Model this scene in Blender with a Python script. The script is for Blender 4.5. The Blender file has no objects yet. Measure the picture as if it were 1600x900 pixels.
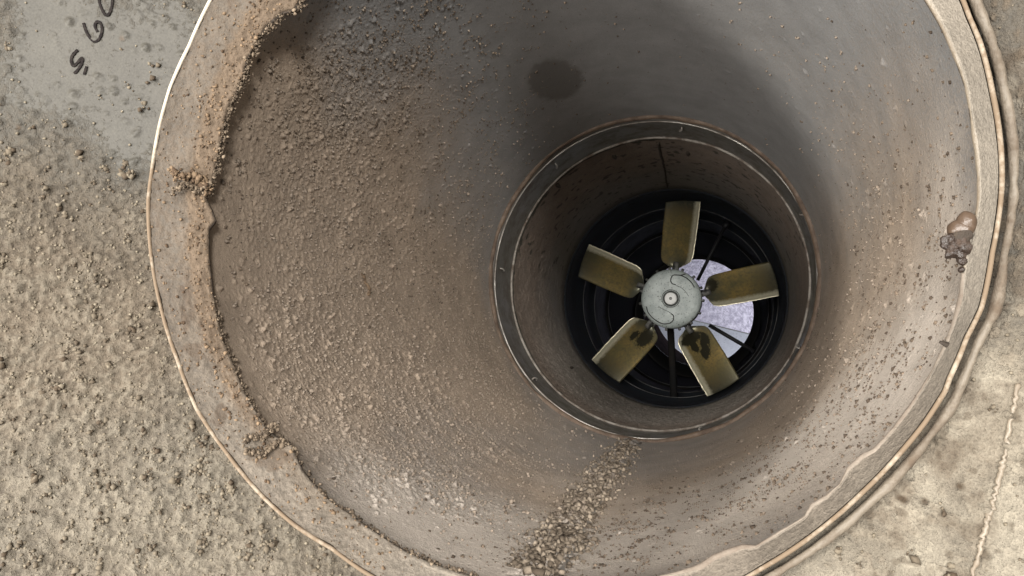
import bpy, math, random
import numpy as np
from mathutils import Matrix, Vector

SC = bpy.context.scene
COL = SC.collection
PI = math.pi

# ------------------------------------------------------------------ camera
F_PX = 1156.0                       # focal length for a 1600 px wide frame
YAW, PITCH = -0.2824, 0.0706
EYE = np.array([0.1339, 0.0, -0.1092])
_cy, _sy, _cp, _sp = math.cos(YAW), math.sin(YAW), math.cos(PITCH), math.sin(PITCH)
FWD = np.array([_sy * _cp, _cy * _cp, _sp])
RIGHT = np.array([_cy, -_sy, 0.0])
UP = np.cross(RIGHT, FWD)
cam_data = bpy.data.cameras.new('camera')
cam_data.sensor_width = 36.0
cam_data.lens = F_PX / 1600 * 36.0
cam_data.clip_start, cam_data.clip_end = 0.01, 100.0
cam = bpy.data.objects.new('camera', cam_data)
M = Matrix.Identity(4)
for i in range(3):
    M[i][0], M[i][1], M[i][2], M[i][3] = RIGHT[i], UP[i], -FWD[i], EYE[i]
cam.matrix_world = M
COL.objects.link(cam)
SC.camera = cam

# ------------------------------------------------------------------ world, lamps, exposure
world = bpy.data.worlds.new('World')
SC.world = world
world.use_nodes = True
bg = world.node_tree.nodes['Background']
bg.inputs[0].default_value = (0.93, 0.96, 1.0, 1)
bg.inputs[1].default_value = 0.17
SC.view_settings.view_transform = 'Standard'
SC.view_settings.look = 'None'
SC.view_settings.exposure = 0.12
SC.view_settings.gamma = 1.0
SC.view_settings.use_curve_mapping = False


def area_lamp(name, loc, target, size, power, color):
    d = bpy.data.lights.new(name, 'AREA')
    d.shape = 'DISK'
    d.size = size
    d.energy = power
    d.color = color
    o = bpy.data.objects.new(name, d)
    o.location = loc
    o.rotation_euler = (Vector(target) - Vector(loc)).to_track_quat('-Z', 'Y').to_euler()
    COL.objects.link(o)
    return o


area_lamp('hall_light', (-0.05, -3.0, 0.35), (0.0, 0.8, -0.05), 1.4, 150.0, (1.0, 0.955, 0.90))
area_lamp('right_fill', (1.45, -2.3, 0.40), (-0.2, 0.9, 0.0), 0.5, 105.0, (1.0, 0.96, 0.90))  # added lamp, no seen source, to light the left duct wall
area_lamp('upper_window', (-0.25, -2.3, 1.55), (0.0, 0.9, -0.2), 0.6, 62.0, (1.0, 0.96, 0.91))
area_lamp('lower_fill', (-1.15, -2.3, -0.95), (0.1, 0.9, 0.1), 0.8, 72.0, (1.0, 0.96, 0.91))  # added fill lamp, no seen source, for the dark top and deep right
area_lamp('left_window', (-1.50, -0.72, -0.38), (-0.1, 0.5, -0.1), 0.30, 44.0, (1.0, 0.95, 0.87))
area_lamp('outlet_daylight', (1.0, 4.0, -0.5), (0.15, 5.0, 0.05), 0.8, 18.0, (0.92, 0.94, 1.0))

# ------------------------------------------------------------------ helpers
rng = np.random.default_rng(7)
random.seed(7)


def ray(px, py):
    d = RIGHT * (px - 800) + UP * (450 - py) + FWD * F_PX
    return d / np.linalg.norm(d)


def at_y(px, py, y):
    d = ray(px, py)
    return EYE + d * ((y - EYE[1]) / d[1])


def on_revolved(px, py, rfun, y0, y1):
    """first point where the sight line of a photo pixel meets the revolved surface r = rfun(y)"""
    d = ray(px, py)
    ys = np.linspace(y0, y1, 4000)
    P = EYE[None] + d[None] * ((ys - EYE[1]) / d[1])[:, None]
    diff = np.hypot(P[:, 0], P[:, 2]) - rfun(ys)
    k = np.where(np.sign(diff[1:]) != np.sign(diff[:-1]))[0]
    k = k[0] if len(k) else len(ys) - 1
    return P[k]


def hash3(ix, iy, iz, seed):
    h = (ix.astype(np.int64) * 374761393 + iy.astype(np.int64) * 668265263 + iz.astype(np.int64) * 2147483647 + seed * 974634777)
    h = (h ^ (h >> 13)) * 1274126177
    h = h ^ (h >> 16)
    return (h & 0xFFFFFF).astype(np.float32) / float(0xFFFFFF)


def vnoise(P, freq, seed=0):
    Q = np.asarray(P) * freq
    I = np.floor(Q).astype(np.int64)
    f = (Q - I).astype(np.float32)
    f = f * f * (3 - 2 * f)
    x, y, z = I[..., 0], I[..., 1], I[..., 2]
    fx, fy, fz = f[..., 0], f[..., 1], f[..., 2]
    out = 0
    for a in (0, 1):
        wx = fx if a else 1 - fx
        for b in (0, 1):
            wy = fy if b else 1 - fy
            for c in (0, 1):
                wz = fz if c else 1 - fz
                out = out + wx * wy * wz * hash3(x + a, y + b, z + c, seed)
    return out


def fbm(P, freq, octaves=3, seed=0):
    s, a, t = 0, 1.0, 0
    for k in range(octaves):
        s = s + a * vnoise(P, freq * 2 ** k, seed + 17 * k)
        t += a
        a *= 0.55
    return s / t


def spots(P, table):
    """soft patches of dirt: table of (centre point, radius in metres, value)"""
    s = np.zeros(P.shape[:-1], np.float32)
    for c, rad, v in table:
        rad = np.broadcast_to(np.asarray(rad, float), (3,))
        d = (P - np.asarray(c)) / rad
        s += v * np.exp(-np.sum(d * d, axis=-1)).astype(np.float32)
    return s


def smooth(a, b, x):
    t = np.clip((x - a) / (b - a), 0, 1)
    return t * t * (3 - 2 * t)


def mesh_np(name, verts, faces, mat, parent=None, attr=None, shade=True):
    """one mesh object from numpy arrays; faces (n,3) or (n,4)"""
    verts = np.asarray(verts, np.float32).reshape(-1, 3)
    faces = np.asarray(faces, np.int32)
    me = bpy.data.meshes.new(name)
    n, k = faces.shape
    me.vertices.add(len(verts))
    me.vertices.foreach_set('co', verts.ravel())
    me.loops.add(n * k)
    me.loops.foreach_set('vertex_index', faces.ravel())
    me.polygons.add(n)
    me.polygons.foreach_set('loop_start', np.arange(0, n * k, k, dtype=np.int32))
    me.update(calc_edges=True)
    me.validate()
    if attr is not None:
        a = me.attributes.new('dirt', 'FLOAT_COLOR', 'POINT')
        a.data.foreach_set('color', np.asarray(attr, np.float32).ravel())
    if shade:
        me.polygons.foreach_set('use_smooth', np.ones(n, bool))
    me.materials.append(mat)
    o = bpy.data.objects.new(name, me)
    COL.objects.link(o)
    if parent is not None:
        o.parent = parent
    return o


def grid_faces(nu, nv, closed):
    """quads for verts indexed [i*nv + j]; closed in i"""
    ni = nu if closed else nu - 1
    i = np.arange(ni)[:, None]
    j = np.arange(nv - 1)[None]
    i2 = (i + 1) % nu
    return np.stack([i * nv + j + 0 * i2, i * nv + j + 1, i2 * nv + j + 1, i2 * nv + j], -1).reshape(-1, 4)


def thing(name, label, cat, loc=(0, 0, 0), group=None):
    o = bpy.data.objects.new(name, None)
    o.empty_display_size = 0.05
    COL.objects.link(o)
    o.location = loc
    tag(o, label, cat, group)
    return o


def tag(o, label, cat, group=None):
    o['label'] = label
    o['category'] = cat
    if group:
        o['group'] = group


def revolve(name, prof, mat, parent=None, n=256, rmod=None, closed_prof=False, flip=False, shade=True):
    """prof: list of (r, y); rmod(theta, k, r, y) -> r, y per profile point"""
    th = np.linspace(0, 2 * PI, n, endpoint=False)
    prof = list(prof)
    V = np.zeros((n, len(prof), 3))
    for k, (r, y) in enumerate(prof):
        rr, yy = np.full(n, r, float), np.full(n, y, float)
        if rmod:
            rr, yy = rmod(th, k, rr, yy)
        V[:, k, 0], V[:, k, 1], V[:, k, 2] = rr * np.cos(th), yy, rr * np.sin(th)
    F = grid_faces(n, len(prof), True)
    if closed_prof:
        m = len(prof)
        i = np.arange(n)
        i2 = (i + 1) % n
        F = np.vstack([F, np.stack([i * m + m - 1, i * m, i2 * m, i2 * m + m - 1], -1)])
    if flip:
        F = F[:, ::-1]
    return mesh_np(name, V, F, mat, parent, shade=shade)


def tube(name, pts, rad, mat, parent=None, n=8, closed=False, cap=True, flat=None):
    """round bar along points; rad a number or list; flat=(normal, ratio) squashes it"""
    pts = np.asarray(pts, float)
    m = len(pts)
    rad = np.broadcast_to(np.asarray(rad, float), (m,))
    T = np.roll(pts, -1, 0) - np.roll(pts, 1, 0) if closed else np.gradient(pts, axis=0)
    T /= np.linalg.norm(T, axis=1)[:, None] + 1e-12
    ref = np.array([0, 1.0, 0.05]) if flat is None else np.asarray(flat[0], float)
    if ref.ndim == 1:
        ref = np.broadcast_to(ref, (m, 3))
    A = np.cross(T, ref)
    A /= np.linalg.norm(A, axis=1)[:, None] + 1e-12
    B = np.cross(A, T)
    ph = np.linspace(0, 2 * PI, n, endpoint=False)
    q = 1.0 if flat is None else flat[1]
    V = pts[:, None] + rad[:, None, None] * (np.cos(ph)[None, :, None] * A[:, None] + q * np.sin(ph)[None, :, None] * B[:, None])
    F = []
    for i in range(m if closed else m - 1):
        i2 = (i + 1) % m
        for j in range(n):
            F.append((i * n + j, i * n + (j + 1) % n, i2 * n + (j + 1) % n, i2 * n + j))
    V = V.reshape(-1, 3)
    if cap and not closed:
        V = np.vstack([V, pts[0], pts[-1]])
        a, b = len(V) - 2, len(V) - 1
        for j in range(n):
            F.append((a, (j + 1) % n, j, j))
            F.append((b, (m - 1) * n + j, (m - 1) * n + (j + 1) % n, (m - 1) * n + (j + 1) % n))
        me_f = []
        tri = [f[:3] for f in F if f[2] == f[3]]
        quad = [f for f in F if f[2] != f[3]]
        for f in quad:
            me_f.append((f[0], f[1], f[2]))
            me_f.append((f[0], f[2], f[3]))
        F = me_f + tri
    return mesh_np(name, V, np.array(F), mat, parent)


_t = (1 + 5 ** .5) / 2
ICO_V = np.array([(-1, _t, 0), (1, _t, 0), (-1, -_t, 0), (1, -_t, 0), (0, -1, _t), (0, 1, _t), (0, -1, -_t), (0, 1, -_t),
                  (_t, 0, -1), (_t, 0, 1), (-_t, 0, -1), (-_t, 0, 1)]) / math.hypot(1, _t)
ICO_F = np.array([(0, 11, 5), (0, 5, 1), (0, 1, 7), (0, 7, 10), (0, 10, 11), (1, 5, 9), (5, 11, 4), (11, 10, 2), (10, 7, 6), (7, 1, 8),
                  (3, 9, 4), (3, 4, 2), (3, 2, 6), (3, 6, 8), (3, 8, 9), (4, 9, 5), (2, 4, 11), (6, 2, 10), (8, 6, 7), (9, 8, 1)])


OCT_V = np.array([(1, 0, 0), (-1, 0, 0), (0, 1, 0), (0, -1, 0), (0, 0, 1), (0, 0, -1)], float)
OCT_F = np.array([(0, 2, 4), (2, 1, 4), (1, 3, 4), (3, 0, 4), (2, 0, 5), (1, 2, 5), (3, 1, 5), (0, 3, 5)])


def rand_rot(n):
    q = rng.normal(size=(n, 4))
    q /= np.linalg.norm(q, axis=1)[:, None]
    w, x, y, z = q.T
    return np.stack([np.stack([1 - 2 * (y * y + z * z), 2 * (x * y - z * w), 2 * (x * z + y * w)], -1),
                     np.stack([2 * (x * y + z * w), 1 - 2 * (x * x + z * z), 2 * (y * z - x * w)], -1),
                     np.stack([2 * (x * z - y * w), 2 * (y * z + x * w), 1 - 2 * (x * x + y * y)], -1)], 1)


def grains(name, C, R, mat, parent, tint):
    """very small grains, eight faces each, as one mesh"""
    n = len(C)
    L = OCT_V[None] * (0.6 + 0.8 * rng.random((n, 6, 1)))
    V = C[:, None] + R[:, None, None] * np.einsum('nij,nkj->nki', rand_rot(n), L)
    F = OCT_F[None] + (np.arange(n) * 6)[:, None, None]
    a = np.zeros((n, 6, 4), np.float32)
    a[..., 0] = tint[:, None]
    o = mesh_np(name, V.reshape(-1, 3), F.reshape(-1, 3), mat, parent, attr=a.reshape(-1, 4), shade=True)
    o['kind'] = 'stuff'
    return o


def tufts(C, nrm_, n_each, spread, r0, r1, p=2.5):
    """clusters of grains round the given centres: returns centres and radii"""
    k = rng.integers(n_each[0], n_each[1] + 1, len(C))
    idx = np.repeat(np.arange(len(C)), k)
    sz = np.repeat(0.5 + rng.random(len(C)), k)
    axis = rng.normal(size=(len(C), 3))
    axis /= np.linalg.norm(axis, axis=1)[:, None]
    off_ = rng.normal(size=(len(idx), 3)) * spread * sz[:, None]
    off_ += axis[idx] * (rng.normal(size=len(idx)) * spread * 0.9 * sz)[:, None]
    nn_ = nrm_[idx]
    h = np.sum(off_ * nn_, 1)
    off_ += nn_ * (np.abs(h) * 0.6 - h)[:, None]
    r = (r0 + (r1 - r0) * rng.random(len(idx)) ** p) * sz
    return C[idx] + off_, r


def crumbs(name, C, R, mat, parent, tint):
    """many irregular grains as one mesh; C centres (n,3), R radii, tint (n,) in the dirt attribute"""
    n = len(C)
    s = R[:, None, None] * (0.5 + 1.0 * rng.random((n, 12, 1))) * (0.65 + 0.7 * rng.random((n, 1, 3)))
    V = C[:, None] + ICO_V[None] * s
    F = ICO_F[None] + (np.arange(n) * 12)[:, None, None]
    a = np.zeros((n, 12, 4), np.float32)
    a[..., 0] = tint[:, None]
    a[..., 3] = rng.random((n, 1))
    o = mesh_np(name, V.reshape(-1, 3), F.reshape(-1, 3), mat, parent, attr=a.reshape(-1, 4), shade=False)
    o['kind'] = 'stuff'
    return o


# ------------------------------------------------------------------ materials
def new_mat(name):
    m = bpy.data.materials.new(name)
    m.use_nodes = True
    nt = m.node_tree
    b = nt.nodes['Principled BSDF']
    return m, nt, b


def N(nt, kind, **kw):
    n = nt.nodes.new(kind)
    for k, v in kw.items():
        if k.startswith('i_'):
            key = k[2:]
            n.inputs[int(key) if key.isdigit() else key].default_value = v
        else:
            setattr(n, k, v)
    return n


def mix(nt, fac, a, b, mode='MIX'):
    n = nt.nodes.new('ShaderNodeMix')
    n.data_type = 'RGBA'
    n.blend_type = mode
    for s, v in ((0, fac), (6, a), (7, b)):
        if hasattr(v, 'links'):
            nt.links.new(v, n.inputs[s])
        else:
            n.inputs[s].default_value = v if s == 0 else (*v, 1)
    return n.outputs[2]


def noise(nt, scale, detail=4.0, rough=0.6, coord=None):
    t = nt.nodes.new('ShaderNodeTexNoise')
    t.inputs['Scale'].default_value = scale
    t.inputs['Detail'].default_value = detail
    t.inputs['Roughness'].default_value = rough
    if coord is not None:
        nt.links.new(coord, t.inputs['Vector'])
    return t.outputs['Fac']


def ramp(nt, src, a, b):
    r = nt.nodes.new('ShaderNodeMapRange')
    r.inputs[1].default_value, r.inputs[2].default_value = a, b
    r.inputs[3].default_value, r.inputs[4].default_value = 0.0, 1.0
    nt.links.new(src, r.inputs[0])
    return r.outputs[0]


def math_node(nt, op, a, b):
    m = nt.nodes.new('ShaderNodeMath')
    m.operation = op
    for i, v in enumerate((a, b)):
        if hasattr(v, 'links'):
            nt.links.new(v, m.inputs[i])
        else:
            m.inputs[i].default_value = v
    return m.outputs[0]


def geo_pos(nt):
    return nt.nodes.new('ShaderNodeTexCoord').outputs['Object']


def add_bump(nt, b, layers):
    """layers: (height socket, distance, strength)"""
    prev = None
    for h, dist, st in layers:
        bp = nt.nodes.new('ShaderNodeBump')
        bp.inputs['Distance'].default_value = dist
        bp.inputs['Strength'].default_value = st
        nt.links.new(h, bp.inputs['Height'])
        if prev is not None:
            nt.links.new(prev, bp.inputs['Normal'])
        prev = bp.outputs[0]
    nt.links.new(prev, b.inputs['Normal'])


def dusty_wall(name, clean, brown, pale, speck, wet, rough=0.6, bump=1.0, gscale=700):
    """sheet plastic under dust: dirt attribute R brown dust, G pale dust and painted sheen, B wet mark, A dark specks and painted shade"""
    m, nt, b = new_mat(name)
    co = geo_pos(nt)
    at = N(nt, 'ShaderNodeAttribute', attribute_name='dirt')
    sep = nt.nodes.new('ShaderNodeSeparateColor')
    nt.links.new(at.outputs['Color'], sep.inputs[0])
    n_mid = noise(nt, 26, 5, 0.65, co)
    n_fine = noise(nt, gscale, 3, 0.6, co)
    n_grit = noise(nt, gscale * 0.35, 4, 0.7, co)
    var = ramp(nt, n_mid, 0.3, 0.7)
    c = mix(nt, var, tuple(x * 0.86 for x in clean), tuple(x * 1.1 for x in clean))
    fb = ramp(nt, math_node(nt, 'ADD', sep.outputs[0], math_node(nt, 'MULTIPLY', math_node(nt, 'SUBTRACT', n_grit, 0.5), 0.9)), 0.1, 0.85)
    bc = mix(nt, var, tuple(x * 0.8 for x in brown), tuple(x * 1.15 for x in brown))
    c = mix(nt, fb, c, bc)
    fp = ramp(nt, math_node(nt, 'ADD', sep.outputs[1], math_node(nt, 'MULTIPLY', math_node(nt, 'SUBTRACT', n_grit, 0.5), 0.8)), 0.15, 0.9)
    pc = mix(nt, var, tuple(x * 0.85 for x in pale), tuple(x * 1.1 for x in pale))
    c = mix(nt, fp, c, pc)
    c = mix(nt, ramp(nt, math_node(nt, 'ADD', at.outputs['Alpha'], math_node(nt, 'MULTIPLY', math_node(nt, 'SUBTRACT', n_fine, 0.5), 0.3)), 0.25, 0.75), c, speck)
    c = mix(nt, math_node(nt, 'MULTIPLY', sep.outputs[2], ramp(nt, n_fine, 0.25, 0.5)), c, wet)
    g = mix(nt, ramp(nt, n_fine, 0.3, 0.7), (0.78, 0.78, 0.78), (1.15, 1.15, 1.15))
    c = mix(nt, 1.0, c, g, 'MULTIPLY')
    nt.links.new(c, b.inputs['Base Color'])
    cover = math_node(nt, 'MAXIMUM', fb, fp)
    nt.links.new(ramp_to(nt, cover, rough, 0.95), b.inputs['Roughness'])
    b.inputs['Specular IOR Level'].default_value = 0.3
    hb = math_node(nt, 'MULTIPLY', n_grit, math_node(nt, 'ADD', cover, 0.15))
    hf = math_node(nt, 'MULTIPLY', n_fine, math_node(nt, 'ADD', cover, 0.2))
    add_bump(nt, b, [(hb, 0.0030 * bump, 0.7), (hf, 0.0014 * bump, 0.7)])
    return m


def ramp_to(nt, src, lo, hi):
    r = nt.nodes.new('ShaderNodeMapRange')
    r.inputs[3].default_value, r.inputs[4].default_value = lo, hi
    nt.links.new(src, r.inputs[0])
    return r.outputs[0]


def grain_mat(name, dark, light, rough=0.9):
    """loose dust grains: attribute R mixes the two colours"""
    m, nt, b = new_mat(name)
    at = N(nt, 'ShaderNodeAttribute', attribute_name='dirt')
    sep = nt.nodes.new('ShaderNodeSeparateColor')
    nt.links.new(at.outputs['Color'], sep.inputs[0])
    c = mix(nt, sep.outputs[0], dark, light)
    n = noise(nt, 900, 2, 0.6, geo_pos(nt))
    c = mix(nt, 1.0, c, mix(nt, n, (0.6, 0.6, 0.6), (1.3, 1.3, 1.3)), 'MULTIPLY')
    nt.links.new(c, b.inputs['Base Color'])
    b.inputs['Roughness'].default_value = rough
    b.inputs['Specular IOR Level'].default_value = 0.3
    return m


def worn(name, base, dirt, scale=40, lo=0.4, hi=0.65, rough=(0.4, 0.8), metal=0.0, bump=0.0006, bscale=500, spec=0.5):
    """a surface with patches of another colour"""
    m, nt, b = new_mat(name)
    co = geo_pos(nt)
    f = ramp(nt, noise(nt, scale, 6, 0.7, co), lo, hi)
    fine = noise(nt, bscale, 3, 0.6, co)
    c = mix(nt, f, base, dirt)
    c = mix(nt, 1.0, c, mix(nt, fine, (0.75, 0.75, 0.75), (1.2, 1.2, 1.2)), 'MULTIPLY')
    nt.links.new(c, b.inputs['Base Color'])
    b.inputs['Specular IOR Level'].default_value = spec
    nt.links.new(ramp_to(nt, f, *rough), b.inputs['Roughness'])
    if metal:
        nt.links.new(ramp_to(nt, f, metal, 0.0), b.inputs['Metallic'])
    add_bump(nt, b, [(fine, bump, 0.6), (f, bump, 0.3)])
    return m


BELL = dusty_wall('bell_dusty_sheet', (0.060, 0.056, 0.047), (0.104, 0.084, 0.062), (0.245, 0.218, 0.172), (0.055, 0.040, 0.026), (0.06, 0.05, 0.04), 0.55, 1.1, 620)
DUCT = dusty_wall('duct_dusty_sheet', (0.215, 0.215, 0.215), (0.315, 0.252, 0.195), (0.48, 0.425, 0.37), (0.085, 0.06, 0.042), (0.105, 0.10, 0.093), 0.6, 0.55, 1000)
INNER = dusty_wall('inner_dusty_sheet', (0.18, 0.163, 0.147), (0.195, 0.152, 0.120), (0.30, 0.268, 0.232), (0.055, 0.052, 0.04), (0.06, 0.055, 0.05), 0.75, 0.8, 500)
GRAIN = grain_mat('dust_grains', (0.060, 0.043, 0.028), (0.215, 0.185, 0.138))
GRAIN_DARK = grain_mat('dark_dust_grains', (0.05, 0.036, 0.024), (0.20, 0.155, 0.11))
COLLAR = worn('collar_dusty_plastic', (0.30, 0.275, 0.235), (0.27, 0.19, 0.12), 30, 0.42, 0.62, (0.5, 0.9), 0, 0.0012, 600)
CRUST = worn('tan_crust', (0.17, 0.115, 0.07), (0.08, 0.055, 0.035), 160, 0.45, 0.62, (0.85, 0.95), 0, 0.003, 500)
DARKCRUST = worn('dark_crust', (0.032, 0.023, 0.016), (0.075, 0.053, 0.035), 120, 0.5, 0.72, (0.8, 0.95), 0, 0.003, 400)
BRIGHT = worn('bare_plastic_edge', (0.42, 0.36, 0.28), (0.17, 0.115, 0.07), 16, 0.40, 0.60, (0.3, 0.7), 0, 0.0004, 400)
SEAL = worn('cream_sealant', (0.20, 0.168, 0.128), (0.15, 0.115, 0.08), 22, 0.48, 0.7, (0.4, 0.8), 0, 0.0012, 300)
PINKSEAL = worn('pinkish_sealant', (0.075, 0.050, 0.034), (0.040, 0.026, 0.018), 50, 0.5, 0.7, (0.35, 0.7), 0, 0.001, 300)
OUTSEAL = worn('brownish_sealant', (0.15, 0.125, 0.095), (0.09, 0.066, 0.045), 30, 0.45, 0.65, (0.6, 0.9), 0, 0.0015, 300)
LEDGEEDGE = worn('dusty_sealant', (0.185, 0.155, 0.125), (0.12, 0.092, 0.07), 30, 0.45, 0.7, (0.7, 0.9), 0, 0.001, 400)
RUST = worn('rust_brown_clump', (0.022, 0.014, 0.010), (0.050, 0.031, 0.021), 150, 0.45, 0.65, (0.35, 0.85), 0, 0.002, 400)
INK = worn('marker_ink', (0.014, 0.012, 0.012), (0.04, 0.034, 0.03), 300, 0.45, 0.8, (0.9, 1.0), 0, 0.0002, 600, 0.05)
BAND = worn('grey_band', (0.115, 0.108, 0.098), (0.085, 0.069, 0.055), 30, 0.45, 0.7, (0.35, 0.7), 0.2, 0.0006, 300)
WIRE = worn('bright_wire_edge', (0.36, 0.34, 0.31), (0.11, 0.088, 0.068), 18, 0.45, 0.65, (0.3, 0.6), 0.35, 0.0004, 400)
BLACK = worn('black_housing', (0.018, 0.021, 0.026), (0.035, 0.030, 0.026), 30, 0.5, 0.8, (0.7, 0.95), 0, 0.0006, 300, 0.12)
VOID = worn('dimmed_wall', (0.012, 0.012, 0.012), (0.024, 0.019, 0.016), 12, 0.5, 0.8, (0.9, 1.0), 0, 0.0006, 300, 0.05)  # near-black to keep the duct behind the fan dim, shade put into colour
OUTBROWN = worn('reddish_brown_outlet', (0.050, 0.030, 0.024), (0.028, 0.014, 0.011), 14, 0.45, 0.7, (0.9, 1.0), 0, 0.001, 200, 0.03)

# ------------------------------------------------------------------ outlines read from the photograph
MOUTH_Y, LIP_Y = 0.511, 0.491
LIP_C = np.array([-0.0054, 0.0022])


def outline(pts, y, default, centre=(0, 0)):
    """angles and radii of photo pixels standing on the plane y"""
    A = []
    for p in pts:
        P = at_y(p[0], p[1], y)
        x, z = P[0] - centre[0], P[2] - centre[1]
        A.append((math.atan2(z, x) % (2 * PI), math.hypot(x, z)))
    A.sort()
    th = np.array([a[0] for a in A])
    rr = np.array([a[1] for a in A])
    # fill gaps wider than 25 degrees with the default radius
    gap = np.diff(np.r_[th, th[0] + 2 * PI])
    add = []
    for k, g in enumerate(gap):
        if g > 0.44:
            add += [(th[k] + t * g, default) for t in (0.3, 0.5, 0.7)]
    th = np.r_[th, [a[0] % (2 * PI) for a in add]]
    rr = np.r_[rr, [a[1] for a in add]]
    o = np.argsort(th)
    th, rr = th[o], rr[o]
    return lambda t: np.interp(np.mod(t, 2 * PI), np.r_[th[-1] - 2 * PI, th, th[0] + 2 * PI], np.r_[rr[-1], rr, rr[0]])


MOUTH_PX = [(460, 15), (440, 20), (417, 40), (398, 70), (385, 92), (380, 120), (360, 162), (350, 190), (347, 217), (342, 230), (336, 262), (325, 300),
            (322, 312), (330, 328), (336, 345), (326, 358), (326, 400), (330, 440), (337, 490), (347, 530), (363, 567), (380, 610), (397, 640), (417, 672), (440, 688),
            (455, 695), (472, 735), (486, 752), (512, 780), (550, 806), (585, 831), (640, 865), (733, 899), (1445, 0), (1467, 37), (1487, 80), (1507, 133), (1518, 200),
            (1527, 267), (1527, 317), (1522, 345), (1508, 385), (1503, 427), (1500, 460), (1490, 500), (1480, 530), (1462, 567), (1443, 600), (1421, 635), (1390, 675), (1364, 703),
            (1345, 712), (1325, 730), (1312, 755), (1290, 775), (1268, 788), (1258, 806), (1221, 828), (1180, 853), (1160, 852), (1140, 858), (1115, 868), (1095, 882)]
LIP_PX = [(340, 0), (305, 75), (275, 140), (256, 212), (246, 275), (241, 317), (245, 400), (262, 490), (287, 567), (317, 643), (363, 711), (423, 783), (470, 825), (529, 862), (577, 897),
          (1530, 30), (1548, 73), (1567, 150), (1580, 233), (1582, 290), (1580, 320), (1567, 400), (1550, 487), (1527, 533), (1500, 597), (1493, 617), (1460, 668),
          (1425, 711), (1364, 775), (1304, 828), (1206, 894)]
r_mouth = outline(MOUTH_PX, MOUTH_Y, 0.279)
r_lip = outline(LIP_PX, LIP_Y, 0.3014)


def duct_r(y):
    return 0.2868 - 0.0053 * np.clip((y - 0.515) / 0.77, 0, 1)


def bell_y(r):
    return 0.500 - 0.42 * (r - 0.312)


def on_bell(px, py):
    d = ray(px, py)
    lo, hi = 0.02, 0.9
    for _ in range(60):
        mid = (lo + hi) / 2
        P = EYE + d * mid
        if P[1] < bell_y(math.hypot(P[0], P[2])):
            lo = mid
        else:
            hi = mid
    return EYE + d * lo


def on_duct(px, py):
    return on_revolved(px, py, duct_r, 0.5, 1.3)


def lump_field(shape, ii, jj, rad, hgt, di, dj, closed=True):
    """heights of many small mounds on a grid; di, dj metric spacing at each (i or j) index"""
    H = np.zeros(shape, np.float32)
    ni, nj = shape
    for a, b, r, h in zip(ii, jj, rad, hgt):
        si, sj = di[a] if np.ndim(di) else di, dj[b] if np.ndim(dj) else dj
        wi, wj = max(1, int(1.6 * r / si) + 1), max(1, int(1.6 * r / sj) + 1)
        ai = np.arange(a - wi, a + wi + 1)
        bj = np.arange(max(0, b - wj), min(nj, b + wj + 1))
        q = ((ai - a) * si / r)[:, None] ** 2 + ((bj - b) * sj / r)[None] ** 2
        v = h * np.exp(-1.4 * q * q)
        idx = np.ix_(ai % ni if closed else np.clip(ai, 0, ni - 1), bj)
        H[idx] = np.maximum(H[idx], v)
    return H


def ring_angles(fine, coarse, segs):
    """angles round the ring with finer spacing inside the given segments (degrees)"""
    out, t = [], 0.0
    while t < 2 * PI:
        out.append(t)
        d = math.degrees(t)
        t += fine if any(a <= d < b for a, b in segs) else coarse
    return np.array(out)


# ------------------------------------------------------------------ inlet bell: the flared sheet round the mouth
bell = thing('inlet_bell', 'flared grey inlet sheet caked with tan dust, handwritten 560 on it, around the duct mouth', 'duct inlet', (0, 0.45, 0))


def rel(o):
    """offset that turns world points into the local points of a child of o"""
    return np.array(o.location)


th = ring_angles(0.0031, 0.012, [(138, 255), (300, 345)])
rs = np.r_[np.linspace(0.291, 0.62, 230), np.linspace(0.63, 1.2, 30)]
TH, RS = np.meshgrid(th, rs, indexing='ij')
base = np.stack([RS * np.cos(TH), bell_y(RS), RS * np.sin(TH)], -1)
clean_zone = spots(base, [(on_bell(215, 40), 0.11, 0.80), (on_bell(80, 30), 0.10, 0.40), (on_bell(235, 200), 0.06, 0.25), (on_bell(120, 200), 0.12, 0.25)])
right_zone = smooth(0.02, 0.16, base[..., 0])
nz = fbm(base, 18, 3, 3)
cover = np.clip(1.10 - 1.05 * np.clip(clean_zone, 0, 1) + 0.9 * (nz - 0.5), 0, 1.2) * (1 - 0.45 * right_zone)
n_l = 46000
ai = rng.integers(0, len(th), n_l)
bj = rng.integers(8, 224, n_l)
keep = rng.random(n_l) < (0.10 + 0.9 * cover[ai, bj] ** 1.5) * (1 - 0.9 * right_zone[ai, bj])
ai, bj = ai[keep], bj[keep]
rad = 0.0015 + 0.0026 * rng.random(len(ai)) ** 3
H = lump_field(TH.shape, ai, bj, rad, rad * (0.25 + 0.75 * rng.random(len(ai))), np.gradient(th) * 0.42, np.gradient(rs) * 1.085)
H *= smooth(0.1, 0.5, np.clip(cover, 0, 1)) * 0.35 + 1.3 * fbm(base, 420, 2, 15)
crust = np.maximum(0, fbm(base, 260, 2, 11) - 0.46) * 0.0060 * np.clip(cover, 0, 1) * (1 - 0.75 * right_zone)
soft = (fbm(base, 55, 2, 5) - 0.5) * 0.0030 * np.clip(cover, 0, 1)
Hb = H + crust + soft
brown = np.clip(0.62 * cover + 0.7 * spots(base, [(on_bell(120, 470), .06, .7), (on_bell(20, 540), .05, .6), (on_bell(190, 560), .04, .5), (on_bell(60, 300), .04, .3), (on_bell(1420, 800), .07, .55), (on_bell(1560, 640), .04, .6)]), 0, 1)
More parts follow.
